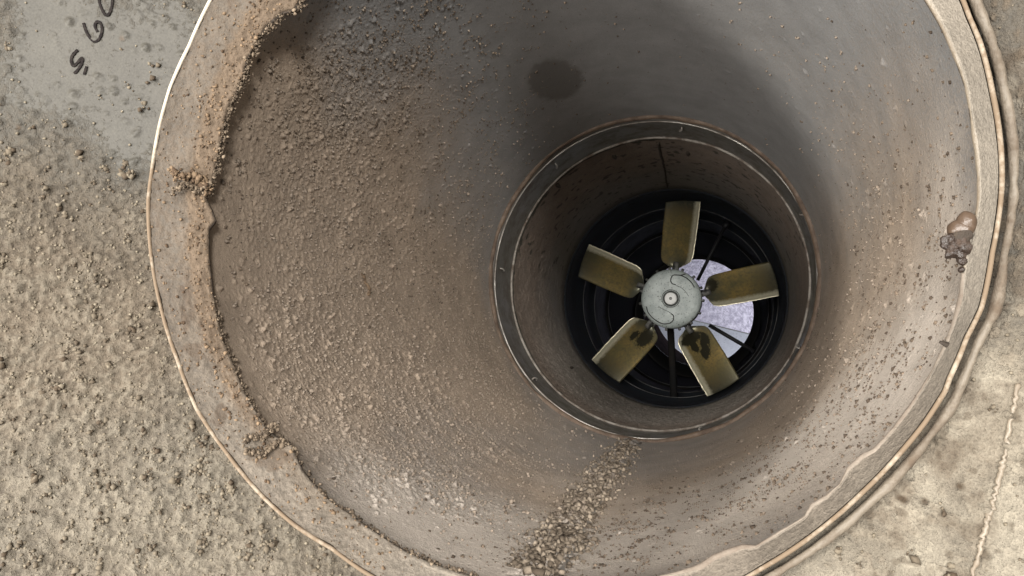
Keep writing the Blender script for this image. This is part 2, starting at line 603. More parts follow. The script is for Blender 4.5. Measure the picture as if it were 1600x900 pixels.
pale = np.clip(0.34 * cover * (0.4 + 0.6 * smooth(0.0, 0.0035, Hb)) * (1 - right_zone) + 0.6 * spots(base, [(on_bell(300, 850), .10, .35), (on_bell(100, 780), .08, .25), (on_bell(1520, 850), .12, 1.2), (on_bell(1560, 690), .09, 1.1), (on_bell(1330, 890), .09, 1.2), (on_bell(1590, 150), .05, .8)]), 0, 1)
speck = np.clip(spots(base, [(on_bell(*p), 0.003, 0.8) for p in ((1445, 784), (1413, 782), (30, 200), (190, 60), (1500, 760), (1390, 730))]), 0, 1) + 0.5 * right_zone * smooth(0.62, 0.75, fbm(base, 130, 2, 77))
bl1, bl2, bl3 = fbm(base, 38, 4, 401), fbm(base, 70, 4, 402), fbm(base, 150, 3, 403)
pale = pale * (1 - right_zone) + right_zone * np.clip(0.78 * pale * (0.62 + 0.5 * smooth(0.36, 0.62, bl1)) - 0.25 * smooth(0.5, 0.68, bl2), 0, 1)  # right side made paler in colour to make up for weaker lamp light
brown = np.clip(brown + right_zone * (0.30 * smooth(0.50, 0.66, bl2) + 0.55 * smooth(0.56, 0.70, bl3)), 0, 1)
D = np.stack([brown, pale, np.zeros_like(brown), speck], -1)
nrm = np.stack([-0.387 * np.cos(TH), -0.922 + 0 * TH, -0.387 * np.sin(TH)], -1)
lipd = np.hypot(base[..., 0] - LIP_C[0], base[..., 2] - LIP_C[1]) - r_lip(np.arctan2(base[..., 2] - LIP_C[1], base[..., 0] - LIP_C[0]))
base[..., 1] += (0.014 - 0.008 * smooth(-0.1, 0.1, base[..., 0])) * smooth(0.0050, 0.0015, lipd)          # open joint round the collar
V = base + nrm * Hb[..., None]
bw = mesh_np('bell_wall', V - rel(bell), grid_faces(len(th), len(rs), True), BELL, bell, attr=D)

# loose grains and ragged tufts of dust on the bell, some tinted dark for shadow
keep_off = np.clip(spots(base, [(on_bell(124, 96), 0.014, 2.5), (on_bell(148, 50), 0.012, 2.2), (on_bell(166, 8), 0.013, 2.2)]), 0, 1)


def scatter(n, prob):
    i, j = rng.integers(0, len(th), n), rng.integers(8, 224, n)
    w_ = np.gradient(th)[i]
    k = (rng.random(n) < prob[i, j]) & (rng.random(n) < w_ / w_.max())
    i, j = i[k], j[k]
    jit = rng.random((len(i), 2))
    i2, j2 = (i + 1) % len(th), j + 1
    return (V[i, j] * (1 - jit[:, :1]) + V[i2, j] * jit[:, :1]) + (V[i, j2] - V[i, j]) * jit[:, 1:], nrm[i, j], cover[i, j]


dens = np.clip(0.04 + 0.96 * np.clip(cover, 0, 1) ** 1.6, 0, 1) * (1 - 0.75 * right_zone) * (1 - keep_off)
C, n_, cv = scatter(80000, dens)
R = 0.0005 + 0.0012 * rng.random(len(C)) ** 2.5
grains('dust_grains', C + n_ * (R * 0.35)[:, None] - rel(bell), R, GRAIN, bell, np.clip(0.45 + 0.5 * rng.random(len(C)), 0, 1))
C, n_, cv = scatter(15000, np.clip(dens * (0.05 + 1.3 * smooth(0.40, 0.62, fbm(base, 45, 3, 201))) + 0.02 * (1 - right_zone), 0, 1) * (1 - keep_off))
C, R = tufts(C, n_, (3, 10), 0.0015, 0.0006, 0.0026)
grains('dust_tufts', C - rel(bell), R, GRAIN, bell, np.clip(0.75 * rng.random(len(C)), 0, 1))  # darkest tints stand in for shadows between the lumps


def smooth_line(pts, k=8):
    """Catmull-Rom through points"""
    P = np.asarray(pts, float)
    P = np.vstack([2 * P[0] - P[1], P, 2 * P[-1] - P[-2]])
    out = []
    for i in range(1, len(P) - 2):
        for t in np.linspace(0, 1, k, endpoint=False):
            a, b, c, d = P[i - 1], P[i], P[i + 1], P[i + 2]
            out.append(0.5 * (2 * b + (c - a) * t + (2 * a - 5 * b + 4 * c - d) * t * t + (3 * b - a - 3 * c + d) * t ** 3))
    out.append(P[-2])
    return np.array(out)


DIGITS = {  # strokes of the handwriting, in photo pixels
    'five': [[(122, 78), (114, 87), (112, 95), (115, 103), (121, 99), (129, 91), (128, 100), (120, 112), (116, 115)], [(136, 104), (132, 117)]],
    'six': [[(131, 36), (134, 46), (139, 56), (146, 64), (153, 64), (158, 56), (160, 45), (157, 36), (151, 35), (149, 42), (153, 50)]],
    'zero': [[(155, -6), (156, 4), (159, 13), (164, 22), (169, 24), (174, 15), (176, 3), (175, -8), (168, -14), (159, -12), (155, -6)]],
}
for nm, strokes in DIGITS.items():
    for st in strokes:
        L = smooth_line([(x, y, 0) for x, y in st], 5)
        P = np.array([on_bell(x, y) for x, y, _ in L])
        t = np.arctan2(P[:, 2], P[:, 0])
        nn = np.stack([-0.387 * np.cos(t), -0.922 + 0 * t, -0.387 * np.sin(t)], -1)
        o = tube('handwritten_digit', P + nn * 0.0007 - rel(bell), 0.0010 + 0.0004 * rng.random(len(P)), INK, bell, 6, flat=(nn, 0.12))

# raised bead of sealant down the right of the bell
L = smooth_line([(1590, 600, 0), (1580, 650, 0), (1570, 710, 0), (1555, 770, 0), (1543, 810, 0), (1532, 850, 0), (1518, 900, 0), (1508, 940, 0)], 14)
P = np.array([on_bell(x + rng.normal(0, 1.5), y) for i, (x, y, _) in enumerate(L)])
o = tube('sealant_seam', P + np.array([0, -0.0006, 0]) - rel(bell), 0.0008 + 0.0011 * rng.random(len(P)), SEAL, bell, 8)

# ------------------------------------------------------------------ mouth collar: the ledge round the duct mouth
collar = thing('mouth_collar', 'broad dusty ledge ring with rolled bright rim and sealant edge at the duct mouth', 'duct collar', (0, 0.5, 0))
nT = 1100
tc = np.linspace(0, 2 * PI, nT, endpoint=False)
rl, rm = r_lip(tc), r_mouth(tc)
lx, lz = LIP_C
rl_off = rl  # measured about the lip centre


def lip_xy(t, shrink=0.0):
    r = r_lip(t) - shrink
    return np.stack([lx + r * np.cos(t), lz + r * np.sin(t)], -1)


def mouth_xy(t, grow=0.0):
    r = r_mouth(t) + grow
    return np.stack([r * np.cos(t), r * np.sin(t)], -1)


nw = 46
w = np.linspace(0, 1, nw)
A2, B2 = lip_xy(tc, 0.0015), mouth_xy(tc)
XY = A2[:, None] * (1 - w)[None, :, None] + B2[:, None] * w[None, :, None]
Yb = LIP_Y + 0.001 + (MOUTH_Y - LIP_Y - 0.001) * w
P = np.stack([XY[..., 0], np.broadcast_to(Yb, XY.shape[:2]), XY[..., 1]], -1)
left = smooth(-0.02, -0.16, P[..., 0])
crust_w = np.exp(-((w - 0.84) / 0.18) ** 2)[None] * left * smooth(-0.30, 0.02, P[..., 2])
H = (fbm(P, 90, 3, 21) - 0.35) * 0.0035 * (0.10 + 0.90 * left) + (fbm(P, 330, 2, 23) - 0.35) * 0.0045 * np.clip(1.3 * crust_w + 0.35 * left, 0, 1.3)
H = np.maximum(H, -0.0005)
H += 0.0016 * (1 - left) * np.exp(-((w - 0.93) / 0.07) ** 2)[None]
H[:, -1] *= 0.5
P[..., 1] -= H
low_r = (1 - left) * smooth(0.0, -0.18, P[..., 2])
browns = np.clip(0.95 * crust_w + 0.35 * left + 0.15 + 0.35 * low_r, 0, 1)
pales = np.clip(0.80 * (1 - left) * (1 - 0.55 * low_r) + 0.28 * left * smooth(0.0, -0.22, P[..., 2]) + 0.05, 0, 1) * (1 - 0.8 * np.clip(crust_w, 0, 1))
D = np.stack([browns, pales, 0 * browns, 0.55 * smooth(0.60, 0.75, fbm(P, 60, 3, 31)) * left], -1)
LEDGE = dusty_wall('ledge_dusty_plastic', (0.080, 0.074, 0.064), (0.112, 0.083, 0.058), (0.27, 0.24, 0.20), (0.065, 0.045, 0.03), (0.06, 0.05, 0.04), 0.55, 0.45, 700)
# rolled inner edge: turn back from the mouth into the gap behind
back = []
for dr, dy in ((0.0006, 0.003), (0.003, 0.006), (0.012, 0.007)):
    q = mouth_xy(tc, dr)
    back.append(np.stack([q[:, 0], np.full(nT, MOUTH_Y + dy), q[:, 1]], -1))
Pfull = np.concatenate([P, np.stack(back, 1)], 1)
Dfull = np.concatenate([D, np.repeat(np.array([[[0.7, 0.0, 0, 0.8]]]), nT, 0).repeat(3, 1)], 1)
mesh_np('ledge', Pfull - rel(collar), grid_faces(nT, nw + 3, True), LEDGE, collar, attr=Dfull)
# rolled rim on the outside of the ledge
q = lip_xy(tc, 0.0)
rim = np.stack([q[:, 0], np.full(nT, LIP_Y - 0.0005), q[:, 1]], -1)
rr = 0.0011 + 0.0007 * fbm(rim, 30, 2, 4)
def rim_mat():
    m, nt, b = new_mat('rolled_rim_plastic')
    at = N(nt, 'ShaderNodeAttribute', attribute_name='dirt')
    sep = nt.nodes.new('ShaderNodeSeparateColor')
    nt.links.new(at.outputs['Color'], sep.inputs[0])
    n1 = noise(nt, 45, 5, 0.7, geo_pos(nt))
    f = ramp(nt, math_node(nt, 'ADD', sep.outputs[0], math_node(nt, 'MULTIPLY', math_node(nt, 'SUBTRACT', n1, 0.5), 1.4)), 0.25, 0.75)
    c = mix(nt, f, (0.150, 0.108, 0.070), (0.47, 0.42, 0.34))
    nt.links.new(c, b.inputs['Base Color'])
    nt.links.new(ramp_to(nt, f, 0.85, 0.3), b.inputs['Roughness'])
    add_bump(nt, b, [(noise(nt, 400, 3, 0.6, geo_pos(nt)), 0.0008, 0.5)])
    return m


ro = tube('rolled_rim', rim - rel(collar), rr, rim_mat(), collar, 10, closed=True)
deg = np.degrees(tc)
bare = np.clip(smooth(178, 150, deg) * smooth(100, 112, deg) + 0.28, 0, 1)
at = ro.data.attributes.new('dirt', 'FLOAT_COLOR', 'POINT')
at.data.foreach_set('color', np.repeat(np.stack([bare, bare, bare, bare], -1), 10, 0).astype(np.float32).ravel())
# outer skirt that drops from the rim to the bell, with a dark open joint outside it
ang_right = smooth(0.10, 0.22, q[:, 0])
sk = []
for dr, dy in ((0.0006, 0.000), (0.0012, 0.012), (0.004, 0.030)):
    sk.append(np.stack([q[:, 0] * (1 + dr / 0.3), np.full(nT, LIP_Y + dy), q[:, 1] * (1 + dr / 0.3)], -1))
mesh_np('skirt', np.stack(sk, 1) - rel(collar), grid_faces(nT, 3, True), OUTSEAL, collar)


def arc(t0, t1, n):
    return np.radians(np.linspace(t0, t1, n))


# cream sealant fillet beyond the joint on the right, and along the inner edge there
t = arc(-64, 40, 260)
q = lip_xy(t, -0.0085)
wob = 0.0014 * (fbm(np.stack([q[:, 0], 0 * t, q[:, 1]], -1), 60, 3, 9) - 0.5)
tube('sealant_bead', np.stack([q[:, 0] + wob * np.cos(t), 0.4975 + 0 * t, q[:, 1] + wob * np.sin(t)], -1) - rel(collar), 0.0028 + 2 * wob, OUTSEAL, collar, 10)
for a0, a1, m_ in ((-74, -14, LEDGEEDGE), (-13.5, 40, SEAL)):
    t = arc(a0, a1, 200)
    q = mouth_xy(t, 0.0012)
    wob = 0.0012 * (fbm(np.stack([q[:, 0], 0 * t, q[:, 1]], -1), 70, 3, 19) - 0.5)
    tube('sealant_bead', np.stack([q[:, 0], MOUTH_Y - 0.0012 + 0 * t, q[:, 1]], -1) - rel(collar), 0.0020 + 1.2 * wob, m_, collar, 10)


def blob(name, C, size, mat, parent, seed, rough=0.25, nu=40, nv=24, freq=60, off=(0, 0, 0)):
    u = np.linspace(0, 2 * PI, nu, endpoint=False)
    v = np.linspace(0.001, PI - 0.001, nv)
    U, Vv = np.meshgrid(u, v, indexing='ij')
    S = np.stack([np.sin(Vv) * np.cos(U), np.cos(Vv), np.sin(Vv) * np.sin(U)], -1)
    W = S * np.asarray(size)
    h = 1 + rough * 2 * (fbm(W + np.asarray(C), freq, 3, seed) - 0.5)
    return mesh_np(name, W * h[..., None] + np.asarray(C) - np.asarray(off), grid_faces(nu, nv, True), mat, parent)


# bulge of pinkish sealant with a solid dark blob as its shaded hollow, and the dark lump hanging below it
blob('sealant_drip', at_y(1501, 359, MOUTH_Y - 0.001), (0.0070, 0.0055, 0.0066), PINKSEAL, collar, 5, 0.22, 32, 20, 90, off=rel(collar))
blob('sealant_drip', at_y(1510, 350, MOUTH_Y - 0.002), (0.0060, 0.0045, 0.0080), PINKSEAL, collar, 6, 0.20, 32, 20, 90, off=rel(collar))
blob('hollow_shade', at_y(1504, 368, MOUTH_Y - 0.0045), (0.0056, 0.0030, 0.0052), DARKCRUST, collar, 8, 0.25, 24, 16, 140, off=rel(collar))
# tufts of caked dust, one with a row of painted shadow, lying across the ledge on the left
TAN = grain_mat('tan_grains', (0.060, 0.038, 0.023), (0.20, 0.140, 0.088))
for (a, b, m_, rad_) in (((264, 264), (330, 290), TAN, 0.0030), ((268, 296), (330, 290), GRAIN_DARK, 0.0020), ((383, 712), (448, 692), GRAIN_DARK, 0.0026), ((380, 692), (432, 670), GRAIN_DARK, 0.0022)):  # dark row under the tan one stands in for its cast shadow
    q_ = rng.random(190)
    pts = np.array([at_y(a[0] + (b[0] - a[0]) * u_ + rng.normal(0, 2.2), a[1] + (b[1] - a[1]) * u_ + rng.normal(0, 2.6) * (1 + 0.6 * (m_ is TAN)) + 5 * math.sin(u_ * 9 + rad_ * 4000), MOUTH_Y - 0.001 - 0.019 * (1 - u_) - abs(rng.normal(0, 0.0014))) for u_ in q_])
    crumbs('dust_ridge', pts - rel(collar), rad_ * (0.2 + 0.6 * rng.random(190) ** 2), m_, collar, rng.random(190))
# grains caked on the ledge
n_c = 9000
ai = rng.integers(0, nT, n_c)
bj = rng.integers(1, nw, n_c)
pr = np.clip(crust_w[ai, bj] + 0.22 * left[ai, bj], 0, 1)
keep = rng.random(n_c) < pr
ai, bj = ai[keep], bj[keep]
R = 0.0004 + 0.0011 * rng.random(len(ai)) ** 2
crumbs('dust_grains', P[ai, bj] - rel(collar) - np.array([0, 0.0003, 0]), R, TAN, collar, rng.random(len(ai)))
# dark crust clinging to the inner edge, upper left
n_c = 2600
t = np.radians(np.r_[rng.uniform(112, 178, 1900), rng.uniform(195, 262, 700)])
g = rng.normal(0.0, 0.0022, n_c) * np.r_[np.ones(1900), 0.5 * np.ones(700)]
q = mouth_xy(t) * (1 + (g / 0.28))[:, None]
R = 0.0004 + 0.0011 * rng.random(n_c) ** 2
for t0, t1, r_ in ((130, 160, 0.0018), (156, 200, 0.0012), (196, 262, 0.0012)):
    tt = np.radians(np.linspace(t0, t1, 150))
    qq = mouth_xy(tt, 0.001)
    pp = np.stack([qq[:, 0], MOUTH_Y + 0.001 + 0 * tt, qq[:, 1]], -1)
    tube('edge_crust', pp - rel(collar), r_ * (0.25 + 1.3 * fbm(pp, 75, 3, 77)) * np.sin(np.linspace(0.1, PI - 0.1, 150)) ** 0.4, DARKCRUST, collar, 9)
crumbs('edge_grains', np.stack([q[:, 0], MOUTH_Y - 0.001 + 0.006 * rng.random(n_c), q[:, 1]], -1) - rel(collar), R, GRAIN_DARK, collar, rng.random(n_c) ** 1.5)
# short twig-like crust on the right ledge
pts = np.array([at_y(x, y, MOUTH_Y - 0.004) for x, y in ((1468, 534), (1478, 538), (1490, 543), (1502, 548))])
tube('dark_scab', pts - rel(collar), [0.0008, 0.0016, 0.0022, 0.0016], DARKCRUST, collar, 8)

dc = thing('dust_clump', 'dark brown wet clump hanging under the pinkish sealant drip on the right ledge', 'dirt clump', tuple(at_y(1492, 384, MOUTH_Y - 0.003)))
C = np.array(dc.location)
for k, (x, y, s) in enumerate(((1481, 378, .0046), (1490, 382, .0058), (1486, 394, .0042), (1502, 384, .0058), (1497, 396, .0044), (1503, 408, .0030), (1502, 422, .0018), (1476, 384, .0026))):
    blob('clump_lobe', at_y(x, y, MOUTH_Y - 0.003), (s, s * .8, s), RUST, dc, 40 + k, 0.6, 36, 24, 220, off=C)

# ------------------------------------------------------------------ intake duct: the first, wide section
duct = thing('intake_duct', 'wide round duct section with dust crusted left wall, grey top and round damp mark', 'duct', (0, 0.9, 0))
th = ring_angles(0.0039, 0.0075, [(118, 285)])
yk = [0.5165]
while yk[-1] < 1.2825:
    yk.append(yk[-1] + 0.0012 + 0.0028 * (yk[-1] - 0.5165))
ys = np.array(yk)
ys = 0.5165 + (ys - 0.5165) * (1.2822 - 0.5165) / (ys[-1] - 0.5165)
TH, YS = np.meshgrid(th, ys, indexing='ij')
RD = duct_r(YS)
base = np.stack([RD * np.cos(TH), YS, RD * np.sin(TH)], -1)


def dspot(px, py, rad, v):
    return (on_duct(px, py), rad, v)


S = np.array
rough_m = spots(base, [dspot(470, 260, .10, .75), dspot(520, 420, .13, .9), dspot(620, 300, .12, .45), dspot(500, 600, .10, .9), dspot(640, 520, .16, .6), dspot(600, 720, .09, .8), dspot(680, 640, .13, .6),
                       dspot(540, 130, .09, .55), dspot(700, 780, .07, .6), dspot(1330, 220, .12, .3), dspot(1390, 420, .11, .3), dspot(1300, 560, .12, .25), dspot(720, 440, .16, .5), dspot(760, 580, .12, .5)])
brown_m = 0.12 + 0.30 * smooth(0.08, -0.12, base[..., 2]) + spots(base, [dspot(720, 420, .16, .35), dspot(760, 560, .14, .3), dspot(1150, 300, .2, .25), dspot(400, 250, .10, .7), dspot(420, 420, .12, .8), dspot(560, 400, .16, .7), dspot(620, 230, .12, .35), dspot(420, 130, .06, .5), dspot(650, 480, .18, .45), dspot(460, 600, .10, .55),
                       dspot(1400, 330, .12, .3), dspot(1420, 500, .12, .35), dspot(1320, 200, .12, .3), dspot(1300, 500, .2, .6), dspot(1200, 720, .2, .45), dspot(900, 780, .12, .35), dspot(1400, 100, .10, .3), dspot(720, 560, .15, .35), dspot(1200, 60, .1, .3)])
pale_m = spots(base, [dspot(725, 860, .06, 1.4), dspot(780, 800, .06, .6), dspot(620, 790, .06, .55), dspot(560, 720, .08, .35), dspot(1150, 760, .13, .75), dspot(1300, 650, .12, .6), dspot(1000, 860, .09, .85), dspot(1450, 480, .09, .5), dspot(1400, 620, .09, .5),  # first spot is a painted sheen, the others pale dust
                      dspot(900, 760, .06, .4), dspot(1480, 250, .06, .3)])
smooth_m = np.clip(spots(base, [dspot(880, 705, .05, .9), dspot(725, 855, .065, 1.3), dspot(660, 800, .03, .4)]) + smooth(0.56, 0.53, YS), 0, 1)
nz = fbm(base, 24, 3, 51)
rough_m = np.clip(rough_m, 0, 1.1) * (1 - 0.85 * smooth_m)
right = smooth(0.05, 0.2, base[..., 0])
n_l = 44000
ai = rng.integers(0, len(th), n_l)
bj = rng.integers(3, len(ys) - 3, n_l)
prob = np.clip(rough_m[ai, bj] * (0.35 + 1.3 * nz[ai, bj]) + 0.006, 0, 1)
keep = rng.random(n_l) < prob
ai, bj = ai[keep], bj[keep]
rad = 0.0011 + 0.0020 * rng.random(len(ai)) ** 5
H = lump_field(TH.shape, ai, bj, rad, rad * (0.30 + 0.65 * rng.random(len(ai))), np.gradient(th) * 0.284, np.gradient(ys))
H *= (0.4 + 1.2 * fbm(base, 500, 2, 65)) * (0.35 + 1.1 * smooth(0.3, 0.7, fbm(base, 48, 2, 66)))
crust = np.maximum(0, fbm(base, 520, 2, 61) - 0.45) * 0.0040 * rough_m
# dust dragged into ridges running round the lower left
drag = spots(base, [dspot(700, 680, .09, .9), dspot(790, 700, .07, .7), dspot(650, 600, .08, .4)])
along = base[..., 1] * 260 + TH * 18
crust += np.maximum(0, np.sin(along + 5 * (fbm(base, 40, 2, 71) - 0.5))) * 0.0007 * np.clip(drag, 0, 1) * (0.4 + fbm(base, 160, 2, 73))
fine_r = np.maximum(0, fbm(base, 260, 2, 67) - 0.5) * 0.0010 * np.clip(pale_m + 0.35 * right, 0, 1)
sp_c = np.stack([np.interp(base[..., 1], *zip(*sorted((on_duct(a_, b_)[1], on_duct(a_, b_)[k_]) for a_, b_ in ((985, 692), (945, 745), (905, 800), (872, 850), (835, 905))))) for k_ in (0, 2)], -1)
gap_ = np.hypot(base[..., 0] - sp_c[..., 0], base[..., 2] - sp_c[..., 1])
mound = np.exp(-(gap_ / 0.017) ** 2)
Hd = H * (1 + 0 * mound) + crust + fine_r + mound * np.maximum(0, fbm(base, 190, 3, 68) - 0.36) * 0.016
# specks: bits stuck to the clean grey top and to the pale lower right
n_s = 700
ai = rng.integers(0, len(th), n_s)
bj = rng.integers(3, len(ys) - 3, n_s)
keep = rng.random(n_s) < np.clip(0.35 + 0.6 * pale_m[ai, bj] - 0.2 * (1 - right[ai, bj]) * (base[ai, bj, 2] < 0), 0, 1) * np.clip(1.2 * nz[ai, bj], 0, 1)
ai, bj = ai[keep], bj[keep]
rad = 0.0008 + 0.0016 * rng.random(len(ai)) ** 2.5
SP = lump_field(TH.shape, ai, bj, rad, np.ones(len(ai)), np.gradient(th) * 0.284, np.gradient(ys))
Hd = np.maximum(Hd, SP * 0.0009)
st = on_duct(868, 126)
E2 = np.stack([on_duct(911, 126) - on_duct(825, 126), on_duct(868, 94) - on_duct(868, 158)], 1) / 2
ab = (base - st) @ np.linalg.pinv(E2).T
dist_ = np.sqrt((ab ** 2).sum(-1)) + 0.30 * (fbm(base, 130, 3, 81) - 0.5)
dist_ = np.where(np.linalg.norm(base - st, axis=-1) < 0.2, dist_, 9)
stain = smooth(1.12, 0.86, dist_) * 0.9
stain = np.where(base[..., 2] > 0, stain, 0)
top = smooth(0.02, 0.20, base[..., 2]) * smooth(-0.24, -0.12, base[..., 0])
brown = np.clip(brown_m * (0.75 + 0.5 * nz) * (1 - 0.75 * top), 0, 1)
pale = np.clip(pale_m * (0.75 + 0.5 * nz), 0, 1)
D = np.stack([brown, np.clip(pale, 0, 1), stain, np.clip(SP * (0.85 - 0.45 * rough_m), 0, 1)], -1)
inw = np.stack([-np.cos(TH), 0 * TH, -np.sin(TH)], -1)
V = base + inw * Hd[..., None]
mesh_np('duct_wall', V - rel(duct), grid_faces(len(th), len(ys), True)[:, ::-1], DUCT, duct, attr=D)
# grains and small tufts on the wall


def scatter_w(n, prob):
    i, j = rng.integers(0, len(th), n), rng.integers(3, len(ys) - 3, n)
    w_ = np.gradient(ys)[j]
    k = (rng.random(n) < prob[i, j]) & (rng.random(n) < 0.35 + 0.65 * w_ / w_.max())
    i, j = i[k], j[k]
    jit = rng.random((len(i), 2))
    i2 = (i + 1) % len(th)
    return V[i, j] + (V[i2, j] - V[i, j]) * jit[:, :1] + (V[i, j + 1] - V[i, j]) * jit[:, 1:], inw[i, j], i, j


WALLG = grain_mat('wall_grains', (0.215, 0.175, 0.138), (0.285, 0.235, 0.188))
C, n_, ai, bj = scatter_w(60000, np.clip(0.85 * rough_m * (0.25 + 1.0 * nz), 0, 1))
R = 0.0006 + 0.0013 * rng.random(len(C)) ** 2.5
grains('dust_grains', C + n_ * (R * 0.45)[:, None] - rel(duct), R, WALLG, duct, rng.random(len(C)))
C, n_, ai, bj = scatter_w(9000, np.clip(0.8 * rough_m * smooth(0.40, 0.62, fbm(base, 55, 3, 301)) + 0.004, 0, 1))
C, R = tufts(C, n_, (2, 7), 0.0012, 0.0006, 0.0022)
grains('dust_tufts', C - rel(duct), R, WALLG, duct, rng.random(len(C)) * 0.8)
# dark flecks stuck to the right side, the lower right and, sparsely, the grey top
fleck_m = spots(base, [dspot(1150, 760, .16, .9), dspot(1300, 640, .15, .9), dspot(1420, 480, .13, .7), dspot(1330, 420, .12, .45), dspot(1000, 850, .10, .5), dspot(1250, 560, .12, .6), dspot(600, 150, .16, .8), dspot(720, 260, .16, .7), dspot(700, 60, .15, .45), dspot(640, 400, .15, .4)])
n_c = 90000
ai = rng.integers(0, len(th), n_c)
bj = rng.integers(3, len(ys) - 3, n_c)
keep = rng.random(n_c) < np.clip(fleck_m[ai, bj] * (0.05 + 0.9 * smooth(0.42, 0.66, fbm(base[ai, bj], 60, 3, 171))) + 0.012, 0, 1)
ai, bj = ai[keep], bj[keep]
R = 0.0004 + 0.0016 * rng.random(len(ai)) ** 5 + 0.0004 * rng.random(len(ai))
grains('dark_flecks', V[ai, bj] + inw[ai, bj] * (R * 0.15)[:, None] - rel(duct), R, grain_mat('dark_flecks', (0.065, 0.048, 0.035), (0.22, 0.17, 0.125)), duct, rng.random(len(ai)) ** 1.5)
# ridge of debris along the bottom seam
n_c = 5200
s = rng.random(n_c)
cx = np.interp(s, [0, .25, .5, .75, 1], [985, 945, 905, 872, 835])
cyy = np.interp(s, [0, .25, .5, .75, 1], [692, 745, 800, 850, 905])
wdt = np.interp(s, [0, .4, 1], [22, 34, 48])
g = np.clip(rng.normal(0, 0.50, n_c), -2.2, 1.2)
C = np.array([on_duct(a + b_ * w_, c_ + 0.45 * b_ * w_) for a, c_, b_, w_ in zip(cx, cyy, g, wdt)])
R = (0.0005 + 0.0031 * rng.random(n_c) ** 4) * (1.15 - 0.45 * np.abs(g))
t = np.arctan2(C[:, 2], C[:, 0])
C += np.stack([-np.cos(t), 0 * t, -np.sin(t)], -1) * (R * 0.4 + 0.0012 * rng.random(n_c) * np.maximum(0, 1 - np.abs(g)) + 0.0016 * np.exp(-g * g / 0.2))[:, None]
crumbs('debris_ridge', C - rel(duct), R, grain_mat('debris_grains', (0.085, 0.066, 0.048), (0.29, 0.24, 0.185)), duct, rng.random(n_c) ** 1.5)
L = smooth_line([(1000, 692, 0), (960, 752, 0), (925, 805, 0), (900, 850, 0), (870, 905, 0)], 16)
P = np.array([on_duct(x, y) for x, y, _ in L])
t = np.arctan2(P[:, 2], P[:, 0])
nn = np.stack([-np.cos(t), 0 * t, -np.sin(t)], -1)
tube('seam_strip', P + nn * 0.0005 - rel(duct), 0.0030 + 0.0006 * rng.random(len(P)), worn('seam_plastic', (0.17, 0.16, 0.15), (0.30, 0.26, 0.21), 60, 0.45, 0.65, (0.4, 0.8)), duct, 8, flat=(nn, 0.35))
# crack-like runnel of dust on the left wall
L = smooth_line([(566, 428, 0), (569, 440, 0), (575, 452, 0), (576, 462, 0)], 6)
P = np.array([on_duct(x + rng.normal(0, 1.2), y) for x, y, _ in L])
t = np.arctan2(P[:, 2], P[:, 0])
tube('dust_ridge', P + np.stack([-np.cos(t), 0 * t, -np.sin(t)], -1) * 0.0012 - rel(duct), 0.0012 + 0.0018 * rng.random(len(P)), CRUST, duct, 8)

# ------------------------------------------------------------------ clamp band between the sections
clamp = thing('clamp_band', 'dark grey joint band with bright wire edges between outer and inner duct sections', 'duct joint', (0, 1.35, 0))


def wob_ring(r, y, amp, freq, seed, n=420):
    t = np.linspace(0, 2 * PI, n, endpoint=False)
    p = np.stack([r * np.cos(t), y + 0 * t, r * np.sin(t)], -1)
    k = r + amp * 2 * (fbm(p, freq, 3, seed) - 0.5)
    return np.stack([k * np.cos(t), y + 0 * t, k * np.sin(t)], -1), t


def off(o, pts):
    return pts - rel(o)


p, t = wob_ring(0.2806, 1.284, 0.0032, 18, 3)
tube('rusty_sealant', off(clamp, p), 0.0034 + 0.0034 * fbm(p, 25, 3, 8), worn('rusty_sealant', (0.11, 0.075, 0.05), (0.055, 0.036, 0.025), 40, 0.4, 0.65, (0.6, 0.9), 0, 0.0015, 300), clamp, 10, closed=True)
revolve('gap_wall', [(0.2815, 1.284 - 1.35), (0.2900, 1.285 - 1.35), (0.2900, 1.304 - 1.35), (0.2815, 1.305 - 1.35)], DARKCRUST, clamp, 200)
revolve('band', [(0.2860, 1.304 - 1.35), (0.2806, 1.3045 - 1.35), (0.2800, 1.312 - 1.35), (0.2803, 1.35 - 1.35), (0.2800, 1.395 - 1.35), (0.2796, 1.4236 - 1.35)], BAND, clamp, 256)
p, t = wob_ring(0.2792, 1.309, 0.0005, 9, 13)
tube('wire_edge', off(clamp, p), 0.0013 + 0.0005 * fbm(p, 12, 2, 5), WIRE, clamp, 8, closed=True)
p, t = wob_ring(0.2784, 1.416, 0.0012, 22, 23)
tube('crusty_edge', off(clamp, p), 0.0018 + 0.0016 * fbm(p, 26, 3, 15), worn('grey_crust_edge', (0.21, 0.19, 0.165), (0.08, 0.06, 0.045), 40, 0.45, 0.62, (0.6, 0.9), 0, 0.0015, 300), clamp, 8, closed=True)


def band_r(y):
    return 0.2800 + 0 * y


for (x, y) in ((1066, 199), (868, 256), (782, 420), (832, 593), (1094, 674), (1250, 545), (1257, 334)):
    P0 = on_revolved(x, y, band_r, 1.2, 1.5)
    t = math.atan2(P0[2], P0[0])
    n_ = np.array([-math.cos(t), 0, -math.sin(t)])
    tg = np.array([-math.sin(t), 0, math.cos(t)])
    a = P0 + n_ * 0.001
    pts = np.array([a - [0, 0.006, 0], a + n_ * 0.004 - [0, 0.002, 0], a + n_ * 0.005 + tg * 0.003 + [0, 0.006, 0], a + n_ * 0.001 + tg * 0.004 + [0, 0.012, 0]])
    tube('clip', off(clamp, smooth_line(pts, 4)), 0.0016, WIRE, clamp, 8)

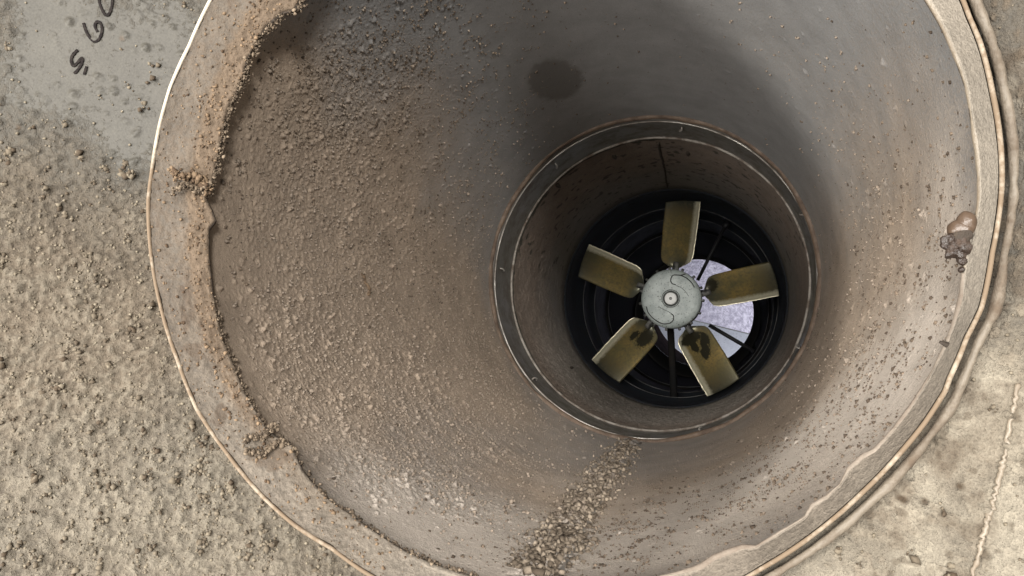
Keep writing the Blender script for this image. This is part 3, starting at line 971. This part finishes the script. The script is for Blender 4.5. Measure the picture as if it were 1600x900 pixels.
# ------------------------------------------------------------------ fan duct: the darker section before the fan
fd = thing('fan_duct', 'dark brown dusty duct section with a cracked top seam in front of the fan', 'duct', (0, 1.67, 0))
th = np.linspace(0, 2 * PI, 620, endpoint=False)
ys = np.linspace(1.4240, 1.919, 150)
TH, YS = np.meshgrid(th, ys, indexing='ij')
base = np.stack([0.2797 * np.cos(TH), YS, 0.2797 * np.sin(TH)], -1)
nz = fbm(base, 20, 3, 91)
bm = np.clip(0.75 * smooth(1.85, 1.55, YS) + 0.4 * (nz - 0.5), 0, 1)
pm = np.clip(smooth(0.02, -0.25, base[..., 2]) * smooth(1.42, 1.60, YS) * 0.9 * (0.5 + nz), 0, 1)
dark_edge = smooth(1.445, 1.425, YS + 0.02 * (fbm(base, 30, 2, 95) - 0.5)) * 0.9  # shade behind the band edge, painted in the speck colour
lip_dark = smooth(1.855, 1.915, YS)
sp = 0.7 * smooth(0.63, 0.72, fbm(base, 75, 2, 97)) * smooth(-0.05, 0.1, base[..., 2])
H = np.maximum(0, fbm(base, 150, 3, 93) - 0.42) * 0.006 * (0.35 + 0.65 * smooth(0.1, -0.1, base[..., 2] + base[..., 0] * 0.5))
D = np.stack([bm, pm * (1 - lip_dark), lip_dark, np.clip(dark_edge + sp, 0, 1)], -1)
inw = np.stack([-np.cos(TH), 0 * TH, -np.sin(TH)], -1)
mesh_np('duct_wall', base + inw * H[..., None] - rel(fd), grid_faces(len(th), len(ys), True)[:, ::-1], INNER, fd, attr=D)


def fan_r(y):
    return 0.2797 + 0 * y


L = smooth_line([(1028, 222, 0), (1033, 242, 0), (1038, 262, 0), (1041, 282, 0), (1043, 293, 0)], 8)
P = np.array([on_revolved(x + rng.normal(0, .4), y, fan_r, 1.40, 1.93) for x, y, _ in L])
tube('seam', off(fd, P + np.array([0, 0, -0.0012])), np.linspace(0.0030, 0.0013, len(P)), DARKCRUST, fd, 8)
for (x, y) in ((1075, 240), (872, 290), (893, 575), (960, 245)):
    P0 = on_revolved(x, y, fan_r, 1.40, 1.93)
    tube('dirt_run', off(fd, np.array([P0 + [0, 0.02 * s, 0.0] for s in (-1, -.4, .3, 1)])), [0.002, 0.0045, 0.004, 0.0015], DARKCRUST, fd, 8)

# ------------------------------------------------------------------ fan housing and the dark duct behind
hs = thing('fan_housing', 'black round fan housing with ribbed rings behind the dusty duct', 'fan housing', (0, 2.2, 0))
oy = 2.2
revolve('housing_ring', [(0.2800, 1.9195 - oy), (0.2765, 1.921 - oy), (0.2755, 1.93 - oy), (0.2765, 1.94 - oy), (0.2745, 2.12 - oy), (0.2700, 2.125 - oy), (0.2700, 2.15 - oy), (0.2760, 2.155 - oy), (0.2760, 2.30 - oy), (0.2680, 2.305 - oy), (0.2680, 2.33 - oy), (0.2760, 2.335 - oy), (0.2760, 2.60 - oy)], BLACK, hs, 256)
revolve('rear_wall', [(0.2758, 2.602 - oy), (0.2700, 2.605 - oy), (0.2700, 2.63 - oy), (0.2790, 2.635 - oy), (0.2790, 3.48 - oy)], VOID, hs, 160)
for y, r in ((2.14, 0.2692), (2.318, 0.2672), (2.62, 0.2690)):
    p, t = wob_ring(r, y, 0.0006, 14, int(y * 100), 260)
    tube('ring_edge', off(hs, p), 0.0011, worn('worn_ring_edge', (0.07, 0.07, 0.07), (0.025, 0.023, 0.022), 10, 0.4, 0.6, (0.4, 0.7)), hs, 6, closed=True)

# ------------------------------------------------------------------ fan
FY = 1.982
fan = thing('axial_fan', 'five bladed axial fan with olive brass blades and speckled grey round hub', 'fan', (0, FY, 0))
FC = np.array([-0.0032, FY, -0.0023])


def hub_mat():
    m, nt, b = new_mat('galvanised_hub')
    co = geo_pos(nt)
    v = nt.nodes.new('ShaderNodeTexVoronoi')
    v.inputs['Scale'].default_value = 150
    nt.links.new(co, v.inputs['Vector'])
    c = mix(nt, ramp(nt, noise(nt, 35, 5, 0.7, co), 0.35, 0.65), (0.26, 0.30, 0.288), (0.41, 0.455, 0.44))
    dots = ramp(nt, noise(nt, 240, 2, 0.5, co), 0.62, 0.70)
    c = mix(nt, dots, c, (0.07, 0.07, 0.065))
    c = mix(nt, ramp(nt, noise(nt, 90, 4, 0.7, co), 0.60, 0.75), c, (0.17, 0.19, 0.175))
    nt.links.new(c, b.inputs['Base Color'])
    b.inputs['Metallic'].default_value = 0.05
    b.inputs['Roughness'].default_value = 0.5
    add_bump(nt, b, [(noise(nt, 300, 3, 0.6, co), 0.0008, 0.5)])
    return m


def blade_mat():
    m, nt, b = new_mat('tarnished_blade')
    uv = N(nt, 'ShaderNodeAttribute', attribute_name='dirt')      # R along the blade, G across, B wet mark
    sep = nt.nodes.new('ShaderNodeSeparateColor')
    nt.links.new(uv.outputs['Color'], sep.inputs[0])
    geo = nt.nodes.new('ShaderNodeNewGeometry')
    n1 = noise(nt, 18, 5, 0.65, geo.outputs['Position'])
    n2 = noise(nt, 160, 4, 0.65, geo.outputs['Position'])
    c = mix(nt, ramp(nt, n1, 0.35, 0.65), (0.165, 0.148, 0.070), (0.34, 0.245, 0.085))
    tip = ramp(nt, math_node(nt, 'ADD', sep.outputs[0], math_node(nt, 'MULTIPLY', math_node(nt, 'SUBTRACT', n1, 0.5), 0.5)), 0.62, 1.02)
    c = mix(nt, tip, c, (0.066, 0.066, 0.052))  # grey tip, darkened further to paint shading along the span
    root = ramp(nt, math_node(nt, 'ADD', sep.outputs[0], math_node(nt, 'MULTIPLY', math_node(nt, 'SUBTRACT', n1, 0.5), 0.5)), 0.30, 0.05)
    c = mix(nt, root, c, (0.105, 0.108, 0.078))
    c = mix(nt, ramp(nt, n2, 0.45, 0.75), c, (0.13, 0.118, 0.07))
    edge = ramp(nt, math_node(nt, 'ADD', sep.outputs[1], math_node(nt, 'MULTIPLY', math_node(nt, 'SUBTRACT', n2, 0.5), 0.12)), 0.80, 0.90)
    c = mix(nt, edge, c, (0.72, 0.68, 0.50))  # painted highlight: pale leading edge put into the base colour
    wet = ramp(nt, math_node(nt, 'ADD', sep.outputs[2], math_node(nt, 'MULTIPLY', math_node(nt, 'SUBTRACT', n2, 0.5), 0.7)), 0.40, 0.60)
    c = mix(nt, wet, c, (0.036, 0.033, 0.02))
    nt.links.new(c, b.inputs['Base Color'])
    b.inputs['Metallic'].default_value = 0.5
    b.inputs['Roughness'].default_value = 0.36
    add_bump(nt, b, [(n2, 0.0006, 0.4)])
    return m


HUBM, BLADEM = hub_mat(), blade_mat()
# hub: shallow pan with a rounded shoulder
hub_prof = [(0.0005, -0.046), (0.012, -0.046), (0.030, -0.0465), (0.055, -0.0462), (0.068, -0.0450), (0.0735, -0.0425), (0.0762, -0.038), (0.0768, -0.030), (0.0765, 0.030), (0.070, 0.034), (0.0005, 0.034)]
hub = revolve('hub', hub_prof, HUBM, fan, 96)
hub.location = (FC[0], 0, FC[2])


def hubpt(px, py, lift=0.0008):
    p = at_y(px, py, FY - 0.0465)
    return p - np.array([FC[0], FY, FC[2]]) - np.array([0, lift, 0])


HC = hubpt(1050, 468, 0)
for nm, r0, r1, h0, h1, m_ in (('hub_ring', 0.0200, 0.0185, 0.0465, 0.0485, worn('dark_ring', (0.07, 0.075, 0.07), (0.16, 0.17, 0.16), 90, 0.5, 0.7, (0.4, 0.6), 0.3)),
                              ('shaft_cap', 0.0152, 0.0142, 0.0465, 0.0540, worn('bright_cap', (0.85, 0.86, 0.84), (0.70, 0.71, 0.69), 90, 0.6, 0.8, (0.5, 0.6), 0.0)),
                              ('shaft_end', 0.0042, 0.0034, 0.0540, 0.0548, worn('shaft_steel', (0.24, 0.25, 0.24), (0.14, 0.14, 0.14), 90, 0.5, 0.7, (0.3, 0.5), 0.5))):
    r = revolve(nm, [(0.0003, -h1), (r1, -h1), (r0, -h1 + 0.0012), (r0 + 0.0006, -h0 + 0.001)], m_, hub, 48, shade=False)
    if nm == 'hub_ring':
        pass
dark_line = worn('groove_dark', (0.02, 0.02, 0.018), (0.09, 0.09, 0.085), 120, 0.5, 0.7, (0.6, 0.8))  # dark colour of the lines and ring drawn on the hub face


def ring_line(r, y, rad, mat_, parent, t0=0, t1=360, n=64, centre=(0, 0)):
    t = np.radians(np.linspace(t0, t1, n, endpoint=(t1 - t0) < 360))
    p = np.stack([centre[0] + r * np.cos(t), y + 0 * t, centre[1] + r * np.sin(t)], -1)
    return tube('groove', p, rad, mat_, parent, 6, closed=(t1 - t0) >= 360)


ring_line(0.0225, -0.0464, 0.0009, dark_line, hub)
# pressed kidney outlines on the hub face
for pts in ([(1071, 428), (1063, 430), (1052, 430), (1048, 437), (1050, 443), (1056, 445)], [(1063, 430), (1072, 434), (1080, 441), (1085, 449)],
            [(1056, 446), (1065, 450), (1072, 457), (1076, 463)],
            [(1010, 479), (1012, 487), (1018, 495), (1027, 502), (1037, 506), (1047, 505)], [(1047, 505), (1052, 500), (1052, 493), (1048, 490)], [(1029, 479), (1036, 483), (1042, 486), (1048, 489)]):
    L = smooth_line([(x, y, 0) for x, y in pts], 5)
    P = np.array([hubpt(x, y, 0.0001) for x, y, _ in L])
    thin = 0.0006 if pts[0] in ((1056, 446), (1029, 479)) else 0.0013
    tube('pressed_line', P, thin, dark_line, hub, 6)
# clamp bolts round the hub rim between the blades
for k in range(15):
    a = math.radians(83 + 24 * k + 9)
    p0 = np.array([0.0755 * math.cos(a), -0.030, 0.0755 * math.sin(a)])
    p1 = np.array([0.0830 * math.cos(a), -0.028, 0.0830 * math.sin(a)])
    tube('hub_bolt', np.array([p0, p1]), 0.0036, worn('hub_bolt', (0.05, 0.05, 0.05), (0.14, 0.14, 0.13), 60, 0.4, 0.6, (0.4, 0.6), 0.4) if k == 0 else bpy.data.materials['hub_bolt'], hub, 6)

# blade: pitched, slightly dished, with rounded root corners and a rolled leading edge
NU, NVb = 46, 26


def make_blade(wet_points, seed):
    u = np.linspace(0, 1, NU)                    # root to tip
    v = np.linspace(-1, 1, NVb)                  # trailing to leading
    U, Vv = np.meshgrid(u, v, indexing='ij')
    r0, r1 = 0.0820, 0.2640
    halfw = np.interp(u, [0, 0.02, 0.06, 0.12, 0.2, 0.6, 1.0], [0.024, 0.035, 0.045, 0.0500, 0.0520, 0.0520, 0.0500])
    jag = 0.0009 * (vnoise(np.stack([u * 60, 0 * u, 0 * u + seed], -1), 1.0, seed) - 0.5)
    X = Vv * (halfw + 0 * jag)[:, None]          # across
    X += np.where(Vv > 0.85, jag[:, None] * 1.6, 0)
    Rr = r0 + (r1 - r0) * U
    # round the root corners back, and the tip follows the housing
    Rr = Rr + (1 - U) ** 6 * 0.010 * (Vv ** 2)
    Rr = Rr - U ** 8 * (X ** 2) / (2 * 0.27)
    pitch = np.radians(34 - 12 * U)
    dish = 0.006 * (1 - Vv ** 2) - 0.0035 * smooth(0.80, 1.0, Vv)
    xx = X * np.cos(pitch) - dish * np.sin(pitch) * 0
    yy = -X * np.sin(pitch) + dish
    # pressed channel at the root
    yy = yy + 0.010 * np.exp(-(Vv / 0.35) ** 2) * (1 - smooth(0.0, 0.22, U))
    top = np.stack([Rr, yy, -xx], -1)            # local: x radial, z anticlockwise
    thick = 0.0028
    bot = top + np.array([0, thick, 0])
    P = np.concatenate([top.reshape(-1, 3), bot.reshape(-1, 3)])
    F = grid_faces(NU, NVb, False)
    n = NU * NVb
    side = []
    ring = [i * NVb for i in range(NU)] + [(NU - 1) * NVb + j for j in range(1, NVb)] + [i * NVb + NVb - 1 for i in range(NU - 2, -1, -1)] + [j for j in range(NVb - 2, 0, -1)]
    for a, b_ in zip(ring, ring[1:] + ring[:1]):
        side.append((a, b_, b_ + n, a + n))
    F = np.vstack([F, F[:, ::-1] + n, side])
    wet = np.zeros_like(U)
    for (wu, wv, ru, rv) in wet_points:
        wet = np.maximum(wet, np.exp(-((U - wu) / ru) ** 2 - ((Vv - wv) / rv) ** 2))
    A = np.stack([U, (Vv + 1) / 2, wet, 0 * U], -1).reshape(-1, 4)
    return P, F, np.vstack([A, A])


WET = [[], [], [(0.22, 0.1, 0.18, 0.5)], [(0.16, 0.2, 0.10, 0.8), (0.28, 0.25, 0.12, 0.25), (0.36, -0.25, 0.16, 0.22), (0.45, 0.0, 0.10, 0.2), (0.25, -0.5, 0.14, 0.25)], [(0.10, -0.4, 0.14, 0.5)]]
WET[2] = [(0.22, -0.35, 0.20, 0.45), (0.30, 0.2, 0.10, 0.2)]
for k in range(5):
    P, F, A = make_blade(WET[k], k + 3)
    b = mesh_np('blade', P, F, BLADEM, fan, attr=A)
    b.location = (FC[0], 0, FC[2])
    b.rotation_euler = (0, -math.radians(83 + 72 * k), 0)
    sh = tube('blade_shank', np.array([[0.070, 0.004, 0], [0.080, 0.004, 0], [0.100, 0.005, 0]]), [0.010, 0.009, 0.007], bpy.data.materials['hub_bolt'], b, 10)

# ------------------------------------------------------------------ motor and its stays
mo = thing('fan_motor', 'black round motor behind the hub held by thin stay rods', 'motor', (0, 2.14, 0))
mm = worn('motor_black', (0.010, 0.010, 0.011), (0.022, 0.02, 0.018), 40, 0.5, 0.7, (0.5, 0.8), spec=0.25)
revolve('motor_body', [(0.0005, -0.100), (0.055, -0.100), (0.060, -0.094), (0.060, 0.10), (0.050, 0.11), (0.0005, 0.112)], mm, mo, 64)
for (a, b_, rd) in (((1090, 438), (1137, 345), 0.0048), ((1108, 508), (1178, 549), 0.0055), ((1047, 500), (1054, 640), 0.010), ((1012, 450), (905, 410), 0.005)):
    tube('stay_rod', np.array([at_y(*a, 2.17), at_y((a[0] + b_[0]) / 2, (a[1] + b_[1]) / 2, 2.17), at_y(*b_, 2.17)]) - rel(mo), rd, VOID if rd > 0.009 else mm, mo, 10)
blk = tube('cable_box', np.array([at_y(1138, 348, 2.165), at_y(1130, 356, 2.165)]) - rel(mo), 0.009, mm, mo, 6)

# ------------------------------------------------------------------ outlet
ou = thing('outlet_sleeve', 'dark outlet ring with reddish brown inner sleeve behind the fan', 'duct outlet', (0, 3.6, 0))
EC = at_y(1090, 488, 3.5)
ER = 82 / F_PX * 3.5 * 0.985
n = 128
t = np.linspace(0, 2 * PI, n, endpoint=False)
ringA = np.stack([EC[0] + ER * np.cos(t), 3.5 + 0 * t, EC[2] + ER * np.sin(t)], -1)
ringO = np.stack([0.9 * np.cos(t), 3.5 + 0 * t, 0.9 * np.sin(t)], -1)  # outer rim widened out of sight to block the outlet lamp
mesh_np('outlet_plate', np.stack([ringO, ringA], 1) - rel(ou), grid_faces(n, 2, True), VOID, ou)
BC = at_y(1120, 470, 4.3)
BR = 95 / F_PX * 4.3
ringB = np.stack([BC[0] + BR * np.cos(t), 4.3 + 0 * t, BC[2] + BR * np.sin(t)], -1)
mesh_np('sleeve', np.stack([ringA * 0.7 + ringB * 0.3 * 1.0 if False else ringA + np.array([0, 0.004, 0]), 0.5 * (ringA + ringB), ringB], 1) - rel(ou), grid_faces(n, 3, True), OUTBROWN, ou)

sp = thing('far_wall', 'pale lilac speckled wall with a straight joint seen through the outlet hole', 'wall', tuple(np.array([0, 5.0, 0])))


def panel_mat(name, a, b_, lo, hi):
    m, nt, bb = new_mat(name)
    co = geo_pos(nt)
    c = mix(nt, ramp(nt, noise(nt, 34, 5, 0.75, co), lo, hi), a, b_)
    c = mix(nt, ramp(nt, noise(nt, 70, 3, 0.6, co), 0.58, 0.68), c, tuple(x * 0.72 for x in a))
    nt.links.new(c, bb.inputs['Base Color'])
    bb.inputs['Roughness'].default_value = 0.8
    return m


JA, JB = at_y(1090, 502, 5.0), at_y(1180, 524, 5.0)
dj = (JB - JA) / np.linalg.norm(JB - JA)
nj = np.array([-dj[2], 0, dj[0]])


def slab(name, s0, s1, mat_):
    V = []
    for yy in (0.0, 0.04):
        for s in (s0, s1):
            for e in (-2.0, 2.0):
                V.append(JA + dj * e + nj * s + np.array([0, yy, 0]))
    V = np.array(V) - rel(sp)
    F = np.array([(0, 1, 3, 2), (4, 6, 7, 5), (0, 4, 5, 1), (2, 3, 7, 6), (0, 2, 6, 4), (1, 5, 7, 3)])
    return mesh_np(name, V, F, mat_, sp, shade=False)


slab('wall_board', 0.004, 2.0, panel_mat('speckled_panel', (0.42, 0.39, 0.50), (0.84, 0.80, 0.92), 0.40, 0.60))
slab('wall_board', -2.0, -0.004, panel_mat('smooth_panel', (0.58, 0.60, 0.67), (0.68, 0.70, 0.77), 0.35, 0.65))
